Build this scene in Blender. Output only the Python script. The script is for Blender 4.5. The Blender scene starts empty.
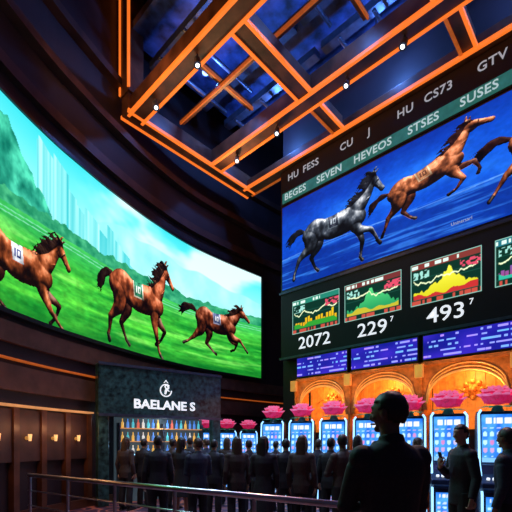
import bpy, bmesh, math, random
import numpy as np
from mathutils import Vector, Matrix
random.seed(7)
rng = np.random.default_rng(5)
F=400.; HC=1.6; HY=442.
scene=bpy.context.scene
COL=scene.collection
try:
    scene.view_settings.view_transform='Standard'
except Exception: pass

# ---------------------------------------------------------------- frame of the right wall
_a=math.atan2(1,-1.0625)
U=Vector((math.cos(_a),math.sin(_a),0)); V=Vector((math.sin(_a),-math.cos(_a),0))
def P(u,v,z): return U*u+V*v+Vector((0,0,z))
def u_at(px,v):
    k=(px-256)/F
    return v*(V.x-V.y*k)/(U.y*k-U.x)
def z_at(py,Y): return HC+(HY-py)*Y/F

# ---------------------------------------------------------------- materials
def mat(name,col,rough=.6,metal=0.,emit=None,es=0.,var=.25,scale=6.,bump=0.,coat=0.):
    m=bpy.data.materials.new(name); m.use_nodes=True
    nt=m.node_tree; b=nt.nodes['Principled BSDF']
    tc=nt.nodes.new('ShaderNodeTexCoord'); no=nt.nodes.new('ShaderNodeTexNoise')
    no.inputs['Scale'].default_value=scale; no.inputs['Detail'].default_value=4
    nt.links.new(tc.outputs['Object'],no.inputs['Vector'])
    rp=nt.nodes.new('ShaderNodeValToRGB')
    c=Vector(col)
    rp.color_ramp.elements[0].position=.3; rp.color_ramp.elements[1].position=.7
    rp.color_ramp.elements[0].color=(*(c*(1-var)),1); rp.color_ramp.elements[1].color=(*(c*(1+var)),1)
    nt.links.new(no.outputs['Fac'],rp.inputs['Fac']); nt.links.new(rp.outputs['Color'],b.inputs['Base Color'])
    b.inputs['Roughness'].default_value=rough; b.inputs['Metallic'].default_value=metal
    if coat: b.inputs['Coat Weight'].default_value=coat
    if emit is not None:
        b.inputs['Emission Color'].default_value=(*emit,1); b.inputs['Emission Strength'].default_value=es
    if bump:
        bp=nt.nodes.new('ShaderNodeBump'); bp.inputs['Strength'].default_value=bump
        nt.links.new(no.outputs['Fac'],bp.inputs['Height']); nt.links.new(bp.outputs['Normal'],b.inputs['Normal'])
    return m
def screen_mat(name,strength=1.):
    m=bpy.data.materials.new(name); m.use_nodes=True
    nt=m.node_tree; b=nt.nodes['Principled BSDF']
    a=nt.nodes.new('ShaderNodeAttribute'); a.attribute_name='Col'
    b.inputs['Base Color'].default_value=(.01,.01,.01,1); b.inputs['Roughness'].default_value=.7
    b.inputs['Specular IOR Level'].default_value=.1
    nt.links.new(a.outputs['Color'],b.inputs['Emission Color'])
    b.inputs['Emission Strength'].default_value=strength
    try: m.cycles.emission_sampling='NONE'
    except Exception: pass
    return m
M_screen=screen_mat('led_display',1.25)
M_black=mat('black_board',(.004,.004,.005),.6)
M_bezel=mat('bezel',(.01,.01,.012),.35)
M_white=mat('lit_white',(.8,.8,.8),.5,emit=(.9,.95,1),es=.85)
M_dimwhite=mat('dim_white',(.3,.3,.3),.5,emit=(.6,.7,.9),es=.5)
M_tick=mat('ticker_white',(.3,.3,.3),.5,emit=(.6,.85,.85),es=.6)
M_grey=mat('lit_grey',(.3,.3,.3),.5,emit=(.45,.5,.58),es=.6)
M_orange=mat('orange_strip',(.5,.15,.02),.5,emit=(1,.19,.02),es=.95,var=.4,scale=2)
M_orange_dim=mat('orange_strip_dim',(.5,.15,.02),.5,emit=(.9,.17,.02),es=.32,var=.4)
M_beam=mat('beam_brown',(.11,.042,.02),.4,var=.5,scale=3)
M_wall=mat('dark_wall',(.022,.013,.016),.6,var=.4,scale=1.2)
M_wallbrown=mat('brown_wall',(.12,.055,.032),.5,var=.35,scale=3)
M_walltop=mat('upper_band',(.06,.028,.022),.5,var=.35,scale=3)
M_ceil=mat('dark_ceiling',(.006,.006,.012),.8)
M_coffer=mat('coffer_blue',(.025,.05,.16),.6,var=.85,scale=3)
M_steel=mat('steel',(.6,.6,.62),.28,metal=1,var=.1)
M_darksteel=mat('dark_steel',(.08,.10,.15),.4,metal=.5)
M_wood=mat('golden_wood',(.55,.24,.06),.4,var=.35,scale=8)
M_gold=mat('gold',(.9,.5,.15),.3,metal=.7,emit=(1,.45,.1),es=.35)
M_amber=mat('amber_panel',(.55,.20,.04),.5,emit=(1,.28,.03),es=.40,var=.5,scale=9)  # emission stands in for lamp light falling on the wood
M_marble=mat('green_marble',(.028,.085,.085),.3,var=.9,scale=9,coat=.2)
M_warm=mat('warm_strip',(.8,.5,.2),.5,emit=(1,.55,.2),es=1.0)
M_warmdim=mat('warm_strip_dim',(.6,.3,.1),.5,emit=(1,.45,.16),es=.42,var=.5,scale=3)
M_blue_strip=mat('blue_strip',(.3,.5,.9),.5,emit=(.3,.65,1),es=1.8)
M_bulb=mat('blue_bulb',(.2,.3,.9),.5,emit=(.15,.3,1),es=6)
M_lamp=mat('stage_lens',(.9,.9,.9),.5,emit=(.8,.88,1),es=4)
M_pink=mat('pink_petal',(.7,.02,.16),.5,emit=(1,.02,.14),es=.34,var=.6,scale=14)
M_pink2=mat('pale_petal',(.85,.22,.42),.5,emit=(1,.18,.4),es=.55,var=.5,scale=14)
M_leaf=mat('leaf',(.03,.25,.12),.5,emit=(.05,.5,.35),es=.3)
M_cab=mat('cabinet',(.02,.03,.07),.3,metal=.4)
M_skin=mat('skin',(.42,.23,.15),.55,var=.1,scale=20)
M_skin2=mat('skin_dark',(.16,.08,.05),.55,var=.1,scale=20)
M_hair=mat('hair_dark',(.012,.009,.008),.5,var=.5,scale=60,bump=.4)
M_hairb=mat('hair_brown',(.06,.03,.015),.5,var=.5,scale=60,bump=.4)
M_suit=mat('suit_black',(.014,.015,.022),.7,var=.3,scale=40,bump=.1)
M_suit2=mat('suit_navy',(.02,.028,.055),.7,var=.3,scale=40,bump=.1)
M_suit3=mat('coat_brown',(.05,.032,.028),.7,var=.3,scale=40,bump=.1)
M_trous=mat('trousers',(.012,.012,.016),.8)
M_shoe=mat('shoe',(.01,.01,.01),.3)
M_eye=mat('eye',(.02,.02,.02),.2)
M_lip=mat('lip',(.3,.09,.08),.5)
M_phone=mat('phone',(.02,.02,.02),.2)

# ---------------------------------------------------------------- mesh builder
class MB:
    def __init__(s): s.v=[];s.f=[];s.m=[]
    def add(s,vs,fs,m=0,M=None):
        o=len(s.v)
        for p in vs:
            p=Vector(p)
            if M is not None: p=M@p
            s.v.append(tuple(p))
        for f in fs: s.f.append(tuple(i+o for i in f)); s.m.append(m)
    def box(s,a,b,m=0,M=None):
        x0,y0,z0=a;x1,y1,z1=b
        s.add([(x0,y0,z0),(x1,y0,z0),(x1,y1,z0),(x0,y1,z0),(x0,y0,z1),(x1,y0,z1),(x1,y1,z1),(x0,y1,z1)],
              [(0,3,2,1),(4,5,6,7),(0,1,5,4),(1,2,6,5),(2,3,7,6),(3,0,4,7)],m,M)
    def tube(s,pts,rad,n=10,m=0,ref=None,M=None,cap=True):
        pts=[Vector(p) for p in pts]
        k=len(pts); vs=[];fs=[]
        prev=None
        for i,p in enumerate(pts):
            if i==0: t=pts[1]-pts[0]
            elif i==k-1: t=pts[-1]-pts[-2]
            else: t=(pts[i+1]-pts[i]).normalized()+(pts[i]-pts[i-1]).normalized()
            t.normalize()
            r=Vector(ref) if ref is not None else (prev if prev is not None else (Vector((1,0,0)) if abs(t.x)<.8 else Vector((0,1,0))))
            a=(r-t*r.dot(t)).normalized(); b=t.cross(a)
            prev=a
            ra=rad[i] if i<len(rad) else rad[-1]
            if not isinstance(ra,(tuple,list)): ra=(ra,ra)
            for j in range(n):
                th=2*math.pi*j/n
                vs.append(p+a*math.cos(th)*ra[0]+b*math.sin(th)*ra[1])
        for i in range(k-1):
            for j in range(n):
                fs.append((i*n+j,i*n+(j+1)%n,(i+1)*n+(j+1)%n,(i+1)*n+j))
        if cap:
            fs.append(tuple(range(n-1,-1,-1))); fs.append(tuple((k-1)*n+j for j in range(n)))
        s.add(vs,fs,m,M)
    def ell(s,c,r,m=0,nu=16,nv=10,M=None,fn=None):
        vs=[];fs=[]
        c=Vector(c)
        for i in range(nv+1):
            ph=math.pi*i/nv
            for j in range(nu):
                th=2*math.pi*j/nu
                p=Vector((math.sin(ph)*math.cos(th),math.sin(ph)*math.sin(th),math.cos(ph)))
                if fn: p=fn(p)
                vs.append(c+Vector((p.x*r[0],p.y*r[1],p.z*r[2])))
        for i in range(nv):
            for j in range(nu):
                a=i*nu+j;b=i*nu+(j+1)%nu
                if i==0: fs.append((a,a+nu,b+nu))
                elif i==nv-1: fs.append((a,a+nu,b))
                else: fs.append((a,a+nu,b+nu,b))
        s.add(vs,fs,m,M)
    def mesh(s,name,mats,smooth=False):
        me=bpy.data.meshes.new(name); me.from_pydata(s.v,[],s.f)
        for x in mats: me.materials.append(x)
        me.polygons.foreach_set('material_index',s.m)
        if smooth: me.polygons.foreach_set('use_smooth',[True]*len(s.f))
        me.update(); return me
    def obj(s,name,mats,parent=None,smooth=False,bevel=0.):
        if not isinstance(mats,(list,tuple)): mats=[mats]
        o=bpy.data.objects.new(name,s.mesh(name,mats,smooth)); COL.objects.link(o)
        if bevel:
            b=o.modifiers.new('b','BEVEL'); b.width=bevel; b.segments=2; b.limit_method='ANGLE'
        if parent: par(o,parent)
        return o
def par(o,root):
    o.parent=root
    o.matrix_parent_inverse=Matrix.Translation(-root.location) if root.type=='EMPTY' else Matrix.Identity(4)
def empty(name,loc):
    e=bpy.data.objects.new(name,None); e.location=loc; e.empty_display_size=.2; COL.objects.link(e); return e
def top(o,label,cat,group=None):
    o['label']=label; o['category']=cat
    if group: o['group']=group
    return o
def struct(o): o['kind']='structure'; return o
def boxuv(mb,u0,u1,v0,v1,z0,z1,m=0):
    c=[P(u0,v0,z0),P(u1,v0,z0),P(u1,v1,z0),P(u0,v1,z0),P(u0,v0,z1),P(u1,v0,z1),P(u1,v1,z1),P(u0,v1,z1)]
    mb.add(c,[(0,3,2,1),(4,5,6,7),(0,1,5,4),(1,2,6,5),(2,3,7,6),(3,0,4,7)],m)
def frameM(x,y,o):
    x=Vector(x).normalized(); y=Vector(y).normalized(); z=x.cross(y)
    M=Matrix((x,y,z)).transposed().to_4x4(); M.translation=o; return M
def text(name,body,size,M,m,parent=None,ext=.008,align='CENTER',sx=1.,bold=.0,space=1.):
    cu=bpy.data.curves.new(name,'FONT'); cu.body=body; cu.size=size; cu.align_x=align; cu.align_y='CENTER'
    cu.extrude=ext; cu.offset=bold; cu.resolution_u=3; cu.space_character=space
    o=bpy.data.objects.new(name,cu); COL.objects.link(o)
    dg=bpy.context.evaluated_depsgraph_get(); dg.update()
    me=bpy.data.meshes.new_from_object(o.evaluated_get(dg))
    bpy.data.objects.remove(o); me.transform(M@Matrix.Diagonal((sx,1,1,1)))
    me.materials.clear(); me.materials.append(m)
    ob=bpy.data.objects.new(name,me); COL.objects.link(ob)
    if parent: par(ob,parent)
    return ob

# ---------------------------------------------------------------- painting helpers
_lat={}
def vn(x,y,seed=0):
    if seed not in _lat: _lat[seed]=np.random.default_rng(seed+100).random((64,64))
    L=_lat[seed]; xi=np.floor(x).astype(int); yi=np.floor(y).astype(int)
    fx=x-xi; fy=y-yi; fx=fx*fx*(3-2*fx); fy=fy*fy*(3-2*fy)
    a=L[yi%64,xi%64];b=L[yi%64,(xi+1)%64];c=L[(yi+1)%64,xi%64];d=L[(yi+1)%64,(xi+1)%64]
    return (a*(1-fx)+b*fx)*(1-fy)+(c*(1-fx)+d*fx)*fy
def fbm(x,y,seed=0,o=4):
    r=0;a=.5
    for i in range(o): r=r+a*vn(x*2**i,y*2**i,seed+i); a/=2
    return r/(1-.5**o)
def mixc(a,b,t):
    t=np.clip(t,0,1)[...,None]; return np.asarray(a)*(1-t)+np.asarray(b)*t
def sm(e0,e1,x): t=np.clip((x-e0)/(e1-e0),0,1); return t*t*(3-2*t)
def grid_obj(name,pos,col,mask=None,parent=None,material=None):
    ny,nx,_=pos.shape
    idx=np.arange(ny*nx).reshape(ny,nx)
    q=np.stack([idx[:-1,:-1],idx[:-1,1:],idx[1:,1:],idx[1:,:-1]],-1).reshape(-1,4)
    if mask is not None:
        mm=(mask[:-1,:-1]&mask[:-1,1:]&mask[1:,1:]&mask[1:,:-1]).reshape(-1); q=q[mm]
    used=np.unique(q); re=np.zeros(ny*nx,int); re[used]=np.arange(len(used)); q=re[q]
    vp=pos.reshape(-1,3)[used]; vc=np.clip(col.reshape(-1,3)[used],0,1)**2.2
    me=bpy.data.meshes.new(name); me.from_pydata(vp.tolist(),[],q.tolist())
    at=me.color_attributes.new('Col','FLOAT_COLOR','POINT')
    at.data.foreach_set('color',np.concatenate([vc,np.ones((len(vc),1))],1).astype(np.float32).ravel())
    me.materials.append(material or M_screen); me.update()
    o=bpy.data.objects.new(name,me); COL.objects.link(o)
    if parent: par(o,parent)
    return o

# ---------------------------------------------------------------- horse pictures
def cr(pts,n=9):
    p=np.array(pts,float); p=np.vstack([2*p[0]-p[1],p,2*p[-1]-p[-2]]); out=[]
    for i in range(1,len(p)-2):
        for t in np.linspace(0,1,n,endpoint=False):
            out.append(.5*((2*p[i])+(-p[i-1]+p[i+1])*t+(2*p[i-1]-5*p[i]+4*p[i+1]-p[i+2])*t*t+(-p[i-1]+3*p[i]-3*p[i+1]+p[i+2])*t**3))
    out.append(p[-2]); return np.array(out)
def horse(poll,ang,neck,legs,rot=0,pal=None,res=270,tail=None,seed=1,cloth=None,hs=1.10):
    r=random.Random(seed); a=math.radians(ang); ca,sa=math.cos(a)*hs,math.sin(a)*hs
    H=lambda x,y,rr:(poll[0]+x*ca-y*sa,poll[1]+x*sa+y*ca,rr*hs)
    S=[]
    def add(key,zo,pts,n=9,zp=None):
        for q in cr(pts,n): S.append((q[0],q[1],max(q[2],.003),zo,key))
    for i,(near,pts) in enumerate(legs):
        k='body' if near else 'far'; zo=.03 if near else -.16
        pts=[(x,y,rr*1.08) for x,y,rr in pts]
        add(k,zo,pts[:4]); 
        add('leg' if near else 'farleg',zo,pts[3:-1])
        add('hoof',zo+.005,[pts[-2][:2]+(pts[-2][2]*.9,),pts[-1]],5)
    add('body',0,[(.37,-.09,.13),(.27,-.06,.175),(.12,-.075,.18),(-.03,-.08,.172),(-.17,-.05,.15),(-.31,-.015,.165),(-.42,-.05,.125)],14)
    add('body',.03,[(.30,-.12,.10),(.27,.0,.09),(.22,.08,.05)])
    add('body',.025,[(-.36,-.10,.11),(-.33,.0,.10),(-.26,.06,.05)])
    add('body',.0,neck+[(poll[0],poll[1],.065)],12)
    add('body',.02,[H(-.01,-.01,.062),H(.06,-.005,.060),H(.13,-.005,.046),H(.20,-.008,.037),H(.245,-.012,.036)])
    add('body',.025,[H(.01,-.045,.048),H(.05,-.05,.048),H(.10,-.035,.03)])
    add('body',.03,[H(-.015,.045,.020),H(-.03,.09,.016),H(-.03,.125,.005)],5)
    add('far',-.02,[H(.015,.045,.018),H(.01,.09,.014),H(.015,.12,.004)],5)
    add('eye',.066,[H(.065,.016,.012),H(.078,.014,.012)],3)
    add('eye',.040,[H(.235,.0,.009),H(.24,-.004,.009)],3)
    add('tack',.074,[H(.11,.04,.006),H(.115,-.045,.006)],12)
    add('tack',.076,[H(.015,.055,.006),H(.04,-.0,.006),H(.05,-.09,.006)],8)
    add('tack',.070,[H(.05,-.02,.005),H(.2,-.02,.005)],12)
    add('tack',.10,[H(.19,-.03,.005),(.42,.06,.005),(.2,.09,.005)],14)
    crest=cr([H(-.01,.05,0)]+[(x-.02,y+rr*.75,0) for x,y,rr in neck[::-1]],8)
    for i in range(34):
        c=crest[int(i/34*len(crest)*.95)]; L=r.uniform(.09,.20)
        add('mane',.075,[(c[0]+.01,c[1]-.01,.020),(c[0]-L*.5,c[1]+r.uniform(-.02,.06),.015),(c[0]-L,c[1]+r.uniform(-.06,.06),.004)],6)
    add('mane',.05,[H(0,.05,.02),H(.04,.05,.014),H(.07,.035,.006)],6)
    tp=tail or [(-.52,.03),(-.66,.07),(-.82,.02),(-.95,-.07)]
    for i in range(22):
        j=lambda s:r.uniform(-s,s)
        add('mane',.0,[(tp[0][0],tp[0][1],.03),(tp[1][0]+j(.02),tp[1][1]+j(.03),.027),(tp[2][0]+j(.04),tp[2][1]+j(.06),.019),(tp[3][0]+j(.07),tp[3][1]+j(.09),.004)],9)
    if rot:
        c,s_=math.cos(math.radians(rot)),math.sin(math.radians(rot))
        rotf=lambda x,y:(x*c-y*s_,x*s_+y*c)
        S=[(*rotf(x,y),rr,zo,k) for x,y,rr,zo,k in S]
    xs=np.array([q[0] for q in S]);ys=np.array([q[1] for q in S]);rs=np.array([q[2] for q in S])
    x0,x1,y0,y1=(xs-rs).min()-.01,(xs+rs).max()+.01,(ys-rs).min()-.01,(ys+rs).max()+.01
    h=(x1-x0)/res; ny=int((y1-y0)/h)+1
    gx=x0+np.arange(res+1)*h; gy=y0+np.arange(ny+1)*h
    Hh=np.full((ny+1,res+1),-9.); keys=['body','far','leg','farleg','hoof','mane','eye','tack']; K=np.zeros((ny+1,res+1),int)
    for x,y,rr,zo,k in S:
        i0=max(int((x-rr-x0)/h),0);i1=min(int((x+rr-x0)/h)+2,res+1);j0=max(int((y-rr-y0)/h),0);j1=min(int((y+rr-y0)/h)+2,ny+1)
        d=rr*rr-(gx[None,i0:i1]-x)**2-(gy[j0:j1,None]-y)**2
        hh=np.where(d>0,zo+np.sqrt(np.maximum(d,0)),-9)
        sub=Hh[j0:j1,i0:i1]; w=hh>sub; sub[w]=hh[w]; K[j0:j1,i0:i1][w]=keys.index(k)
    mask=Hh>-5; Hs=np.where(mask,Hh,-.12)
    for _ in range(2):
        Hs=(Hs+np.roll(Hs,1,0)+np.roll(Hs,-1,0)+np.roll(Hs,1,1)+np.roll(Hs,-1,1))/5
    gyy,gxx=np.gradient(Hs,h)
    X,Y=np.meshgrid(gx,gy)
    gxx=np.clip(gxx,-2.5,2.5)+ (fbm(X*10,Y*8,3)-.5)*2.2; gyy=np.clip(gyy,-2.5,2.5)+(fbm(X*10+9,Y*8,8)-.5)*2.2
    nl=np.sqrt(gxx**2+gyy**2+1); lx,ly,lz=.30,.76,.57
    dif=np.clip((-gxx*lx-gyy*ly+lz)/nl,0,1); spec=dif**8
    pals=np.array([pal[k] for k in keys]); C=pals[K]
    if cloth:
        c,s_=math.cos(math.radians(-rot)),math.sin(math.radians(-rot))
        Xu=X*c-Y*s_; Yu=X*s_+Y*c
        q=(K==0)&(Xu>-.10+.15*(-Yu))&(Xu<.09+.12*(-Yu))&(Yu>-.09)
        C[q]=cloth[0]
        e=q&((Xu<-.08+.15*(-Yu))|(Xu>.07+.12*(-Yu))|(Yu<-.075)); C[e]=cloth[1]
        n=q&(((abs(Xu+.040)<.010)&(abs(Yu-.005)<.04))|((abs(Xu-.012)<.026)&(abs(Yu-.005)<.04)&~((abs(Xu-.012)<.011)&(abs(Yu-.005)<.024))))
        C[n]=cloth[2]
    sh=(.13+1.12*dif**1.15)[...,None]
    C=C*sh+ (spec*np.where((K==5),.15,pal['spec']))[...,None]*np.array([1,.95,.88])
    C=C*(1+.45*(fbm(X*30,Y*14,5)-.5))[...,None]
    return gx,gy,C,mask
CH=dict(body=(.54,.25,.13),far=(.26,.12,.08),leg=(.40,.19,.12),farleg=(.20,.10,.07),hoof=(.14,.10,.09),mane=(.13,.07,.05),eye=(.03,.02,.02),tack=(.08,.05,.05),spec=.42)
CH2=dict(CH,body=(.70,.38,.23),leg=(.58,.30,.19),mane=(.17,.08,.06),far=(.36,.18,.12),farleg=(.32,.17,.12))
GR=dict(body=(.27,.30,.35),far=(.13,.15,.19),leg=(.20,.22,.27),farleg=(.12,.13,.17),hoof=(.09,.09,.11),mane=(.08,.09,.12),eye=(.02,.02,.02),tack=(.05,.05,.07),spec=.72)
neckA=[(.30,-.02,.15),(.42,.10,.115),(.52,.23,.085)]
legsA=[(0,[(.30,-.14,.09),(.42,-.26,.06),(.53,-.30,.045),(.60,-.33,.035),(.55,-.45,.022),(.51,-.50,.026),(.46,-.55,.028)]),
 (0,[(-.30,-.10,.12),(-.26,-.24,.09),(-.31,-.34,.055),(-.36,-.42,.038),(-.24,-.52,.025),(-.18,-.56,.027),(-.12,-.60,.03)]),
 (1,[(.30,-.13,.10),(.36,-.27,.065),(.43,-.36,.045),(.47,-.42,.036),(.60,-.53,.023),(.65,-.57,.027),(.71,-.62,.03)]),
 (1,[(-.38,-.08,.13),(-.38,-.24,.095),(-.48,-.32,.058),(-.56,-.37,.042),(-.66,-.50,.026),(-.71,-.56,.028),(-.76,-.61,.03)])]
neckB=[(.30,-.02,.15),(.40,.14,.115),(.46,.28,.085)]
legsB=[(0,[(.30,-.14,.09),(.40,-.28,.06),(.47,-.34,.045),(.52,-.38,.036),(.44,-.50,.023),(.39,-.54,.026),(.34,-.57,.028)]),
 (0,[(-.30,-.10,.12),(-.22,-.25,.09),(-.27,-.36,.055),(-.33,-.45,.038),(-.26,-.58,.025),(-.23,-.63,.027),(-.18,-.67,.03)]),
 (1,[(.30,-.13,.10),(.31,-.30,.065),(.34,-.42,.045),(.36,-.50,.036),(.40,-.64,.023),(.43,-.69,.027),(.48,-.74,.03)]),
 (1,[(-.36,-.08,.13),(-.36,-.25,.095),(-.44,-.35,.058),(-.51,-.42,.042),(-.53,-.56,.026),(-.55,-.62,.028),(-.53,-.68,.032)])]
legsC=[(0,[(.30,-.14,.09),(.38,-.28,.06),(.42,-.38,.045),(.44,-.46,.036),(.42,-.60,.023),(.41,-.66,.026),(.44,-.71,.028)]),
 (0,[(-.30,-.10,.12),(-.26,-.24,.09),(-.31,-.34,.055),(-.38,-.41,.038),(-.33,-.54,.025),(-.30,-.60,.027),(-.26,-.64,.03)]),
 (1,[(.30,-.13,.10),(.38,-.26,.065),(.48,-.30,.045),(.56,-.33,.036),(.63,-.45,.023),(.65,-.51,.027),(.69,-.56,.03)]),
 (1,[(-.38,-.08,.13),(-.40,-.24,.095),(-.52,-.32,.058),(-.60,-.38,.042),(-.66,-.52,.026),(-.69,-.59,.028),(-.70,-.66,.032)])]
# gathered gallop for the far horse
legsD=[(0,[(.30,-.14,.09),(.34,-.28,.06),(.44,-.34,.045),(.52,-.34,.036),(.46,-.46,.023),(.41,-.48,.026),(.36,-.50,.028)]),
 (0,[(-.30,-.10,.12),(-.20,-.25,.09),(-.22,-.37,.055),(-.27,-.45,.038),(-.14,-.54,.025),(-.08,-.58,.027),(-.02,-.61,.03)]),
 (1,[(.30,-.13,.10),(.40,-.24,.065),(.52,-.27,.045),(.60,-.28,.036),(.72,-.38,.023),(.76,-.42,.027),(.81,-.46,.03)]),
 (1,[(-.38,-.08,.13),(-.40,-.24,.095),(-.50,-.33,.058),(-.58,-.40,.042),(-.70,-.48,.026),(-.76,-.51,.028),(-.83,-.54,.03)])]
legsR=[(0,[(.30,-.14,.09),(.40,-.24,.06),(.50,-.27,.045),(.57,-.28,.036),(.60,-.40,.023),(.60,-.45,.026),(.57,-.50,.028)]),
 (0,[(-.30,-.10,.12),(-.26,-.24,.09),(-.33,-.35,.055),(-.39,-.42,.038),(-.33,-.55,.025),(-.30,-.60,.027),(-.26,-.64,.03)]),
 (1,[(.30,-.13,.10),(.33,-.28,.065),(.38,-.38,.045),(.41,-.45,.036),(.31,-.54,.023),(.26,-.56,.027),(.20,-.57,.03)]),
 (1,[(-.38,-.08,.13),(-.42,-.24,.095),(-.52,-.33,.058),(-.60,-.38,.042),(-.68,-.52,.026),(-.72,-.58,.028),(-.76,-.64,.03)])]
neckR=[(.32,-.02,.15),(.45,.10,.115),(.55,.21,.09)]

# ---------------------------------------------------------------- left curved wall / screen
cp=[(-4.85,1.0),(-4.98,3.2),(-5.0,5.0),(-4.95,6.2),(-4.8,7.5),(-4.5,8.75),(-4.2,9.6),(-3.8,10.6),(-3.1,12.05),(-1.95,13.8),(.16,16.0),(1.5,17.2)]
cv=cr(cp,16); dseg=np.sqrt((np.diff(cv,axis=0)**2).sum(1)); SL=np.concatenate([[0],np.cumsum(dseg)])
def curve(s,off=0):
    s=np.asarray(s,float)
    x=np.interp(s,SL,cv[:,0]);y=np.interp(s,SL,cv[:,1]); e=.15
    tx=np.interp(s+e,SL,cv[:,0])-np.interp(s-e,SL,cv[:,0]); ty=np.interp(s+e,SL,cv[:,1])-np.interp(s-e,SL,cv[:,1])
    n=np.sqrt(tx**2+ty**2); return x+ty/n*off,y-tx/n*off
CPX=256+F*cv[:,0]/cv[:,1]
_i0=int(np.searchsorted(cv[:,1],4.0))
def s_at(px): return np.interp(px,CPX[_i0:],SL[_i0:])
def px_at(s): return np.interp(s,SL,CPX)
ZB,ZT=4.15,8.2
s0,s1=float(SL[_i0]),float(s_at(261))
scr=empty('led_screen',(-4.3,9.4,ZB))
top(scr,'giant curved video screen showing horses racing across green turf','screen')
nx,ny=640,280
ss=np.linspace(s0,s1,nx); zz=np.linspace(ZB,ZT,ny)
S_,Z_=np.meshgrid(ss,zz); cx,cy=curve(S_,0)
A=px_at(S_)/260.; W=(Z_-ZB)/(ZT-ZB)
hz=.50+.02*np.sin(A*7)
sky=mixc((.70,.99,.98),(.20,.84,.88),(W-.55)*2.); sky=mixc(sky,(.90,1,1),sm(.42,.68,fbm(A*5,W*4,21))*.9*sm(.25,.5,A))
m3=.63+.17*vn(A*4+3,A*0,31)+.04*vn(A*17,A*0,32)
c=mixc(sky,mixc((.74,.98,.97),(.48,.86,.88),fbm(A*22,W*7,33)),sm(.0,.012,m3-W)*(.85))
bt=np.floor(A*34); topb=.98-1.0*np.clip(A-.15,0,1)+.16*(vn(bt*3.7,bt*0+.5,35)-.6)
tower=(A>.14)&(A<.52)&(W<topb)
st=vn(A*150,W*1.0,36)*.6+.4*vn(bt*5.1,bt*0,39)
c=np.where(tower[...,None],mixc((.20,.74,.78),(.76,1.,.98),st*1.2-.1),c)
fe=.90-1.9*np.clip(A-.03,0,1)+.13*(fbm(A*18,A*0,38)-.5)
forest=(W<fe)&(A<.20)
fo=mixc((.02,.36,.30),(.34,.88,.72),fbm(A*34,W*14,40)**1.4*1.5)
c=np.where(forest[...,None],fo,c)
m2=.535+.05*fbm(A*16,A*0,42)+.035*vn(A*60,A*0,43)
c=np.where((W<m2)[...,None],mixc((.05,.42,.30),(.36,.80,.56),fbm(A*50,W*30,44)),c)
g=mixc((.06,.46,.16),(.36,.84,.26),fbm(A*7,W*34,46)*1.3-.1)
g=mixc(g,(.60,.95,.42),sm(.55,.75,fbm(A*4,W*22,48))*.6)
g=g*(.80+.45*fbm(A*60,W*60,49))[...,None]
g=mixc(g,(.20,.72,.45),sm(.32,.5,W)*.5)
g=mixc(g,(.03,.34,.12),sm(.14,.0,W)*.5)
c=np.where((W<hz)[...,None],g,c)
for yy,h_ in ((.455,.003),(.475,.003)): c=np.where((abs(W-yy-.02*np.sin(A*7))<h_)[...,None],np.array((.45,.82,.62)),c)
grid_obj('display',np.stack([cx,cy,Z_],-1),c,parent=scr)
fb=MB()
for (za,zb) in ((ZB-.09,ZB),(ZT,ZT+.09)):
    sx=np.linspace(s0-.1,s1+.09,90); a=np.array(curve(sx,.05)).T; b=np.array(curve(sx,-.12)).T
    vs=[(*p,za) for p in a]+[(*p,zb) for p in a]+[(*p,zb) for p in b]+[(*p,za) for p in b]; n=90; fs=[]
    for i in range(n-1):
        for k in range(4): fs.append((k*n+i,k*n+i+1,((k+1)%4)*n+i+1,((k+1)%4)*n+i))
    fs+= [(0,n,2*n,3*n),(n-1,4*n-1,3*n-1,2*n-1)]
    fb.add(vs,fs)
for sa,sb in ((s0-.1,s0),(s1,s1+.1)):
    pa,pb,pc,pd=[np.array(curve(q,o)) for q,o in ((sa,.05),(sb,.05),(sb,-.12),(sa,-.12))]
    fb.add([(*p,z) for z in (ZB-.09,ZT+.09) for p in (pa,pb,pc,pd)],[(0,3,2,1),(4,5,6,7),(0,1,5,4),(1,2,6,5),(2,3,7,6),(3,0,4,7)])
fb.obj('frame',M_bezel,scr)
def place_left(H,pxl,pxr,zb,zt,off,label):
    gx,gy,C,mk=H; sa,sb=float(s_at(pxl)),float(s_at(pxr))
    s=sa+(gx-gx[0])/(gx[-1]-gx[0])*(sb-sa); z=zb+(gy-gy[0])/(gy[-1]-gy[0])*(zt-zb)
    S,Z=np.meshgrid(s,z); x,y=curve(S,off)
    mk=mk&(Z>ZB+.005)&(Z<ZT)&(S>s0)
    o=grid_obj('horse_image',np.stack([x,y,Z],-1),C,mk,scr); o['label']=label
H1=horse((.58,.34),-50,neckA,legsA,pal=dict(CH,body=(.60,.29,.15)),seed=2,cloth=[(.80,.82,.85),(.75,.35,.2),(.1,.15,.4)])
place_left(H1,-75,71,z_at(328,8.25),z_at(216,8.3),.02,'chestnut horse galloping with white numbered saddlecloth')
H2=horse((.50,.42),-44,neckB,legsB,pal=dict(CH,body=(.64,.30,.17)),seed=3,cloth=[(.12,.42,.30),(.8,.8,.7),(.8,.85,.8)],tail=[(-.50,.05),(-.60,.02),(-.68,-.08),(-.72,-.18)])
place_left(H2,92,174,z_at(355,11.2),z_at(250,11.9),.03,'reddish brown horse cantering with green saddlecloth')
H3=horse((.62,.26),-30,[(.30,-.02,.15),(.44,.08,.115),(.54,.17,.085)],legsD,pal=dict(CH,body=(.48,.22,.13)),seed=4,cloth=[(.2,.25,.4),(.6,.6,.7),(.8,.8,.8)])
place_left(H3,175,250,z_at(357,14.4),z_at(300,14.9),.02,'dark bay horse galloping with navy saddlecloth')

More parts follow.
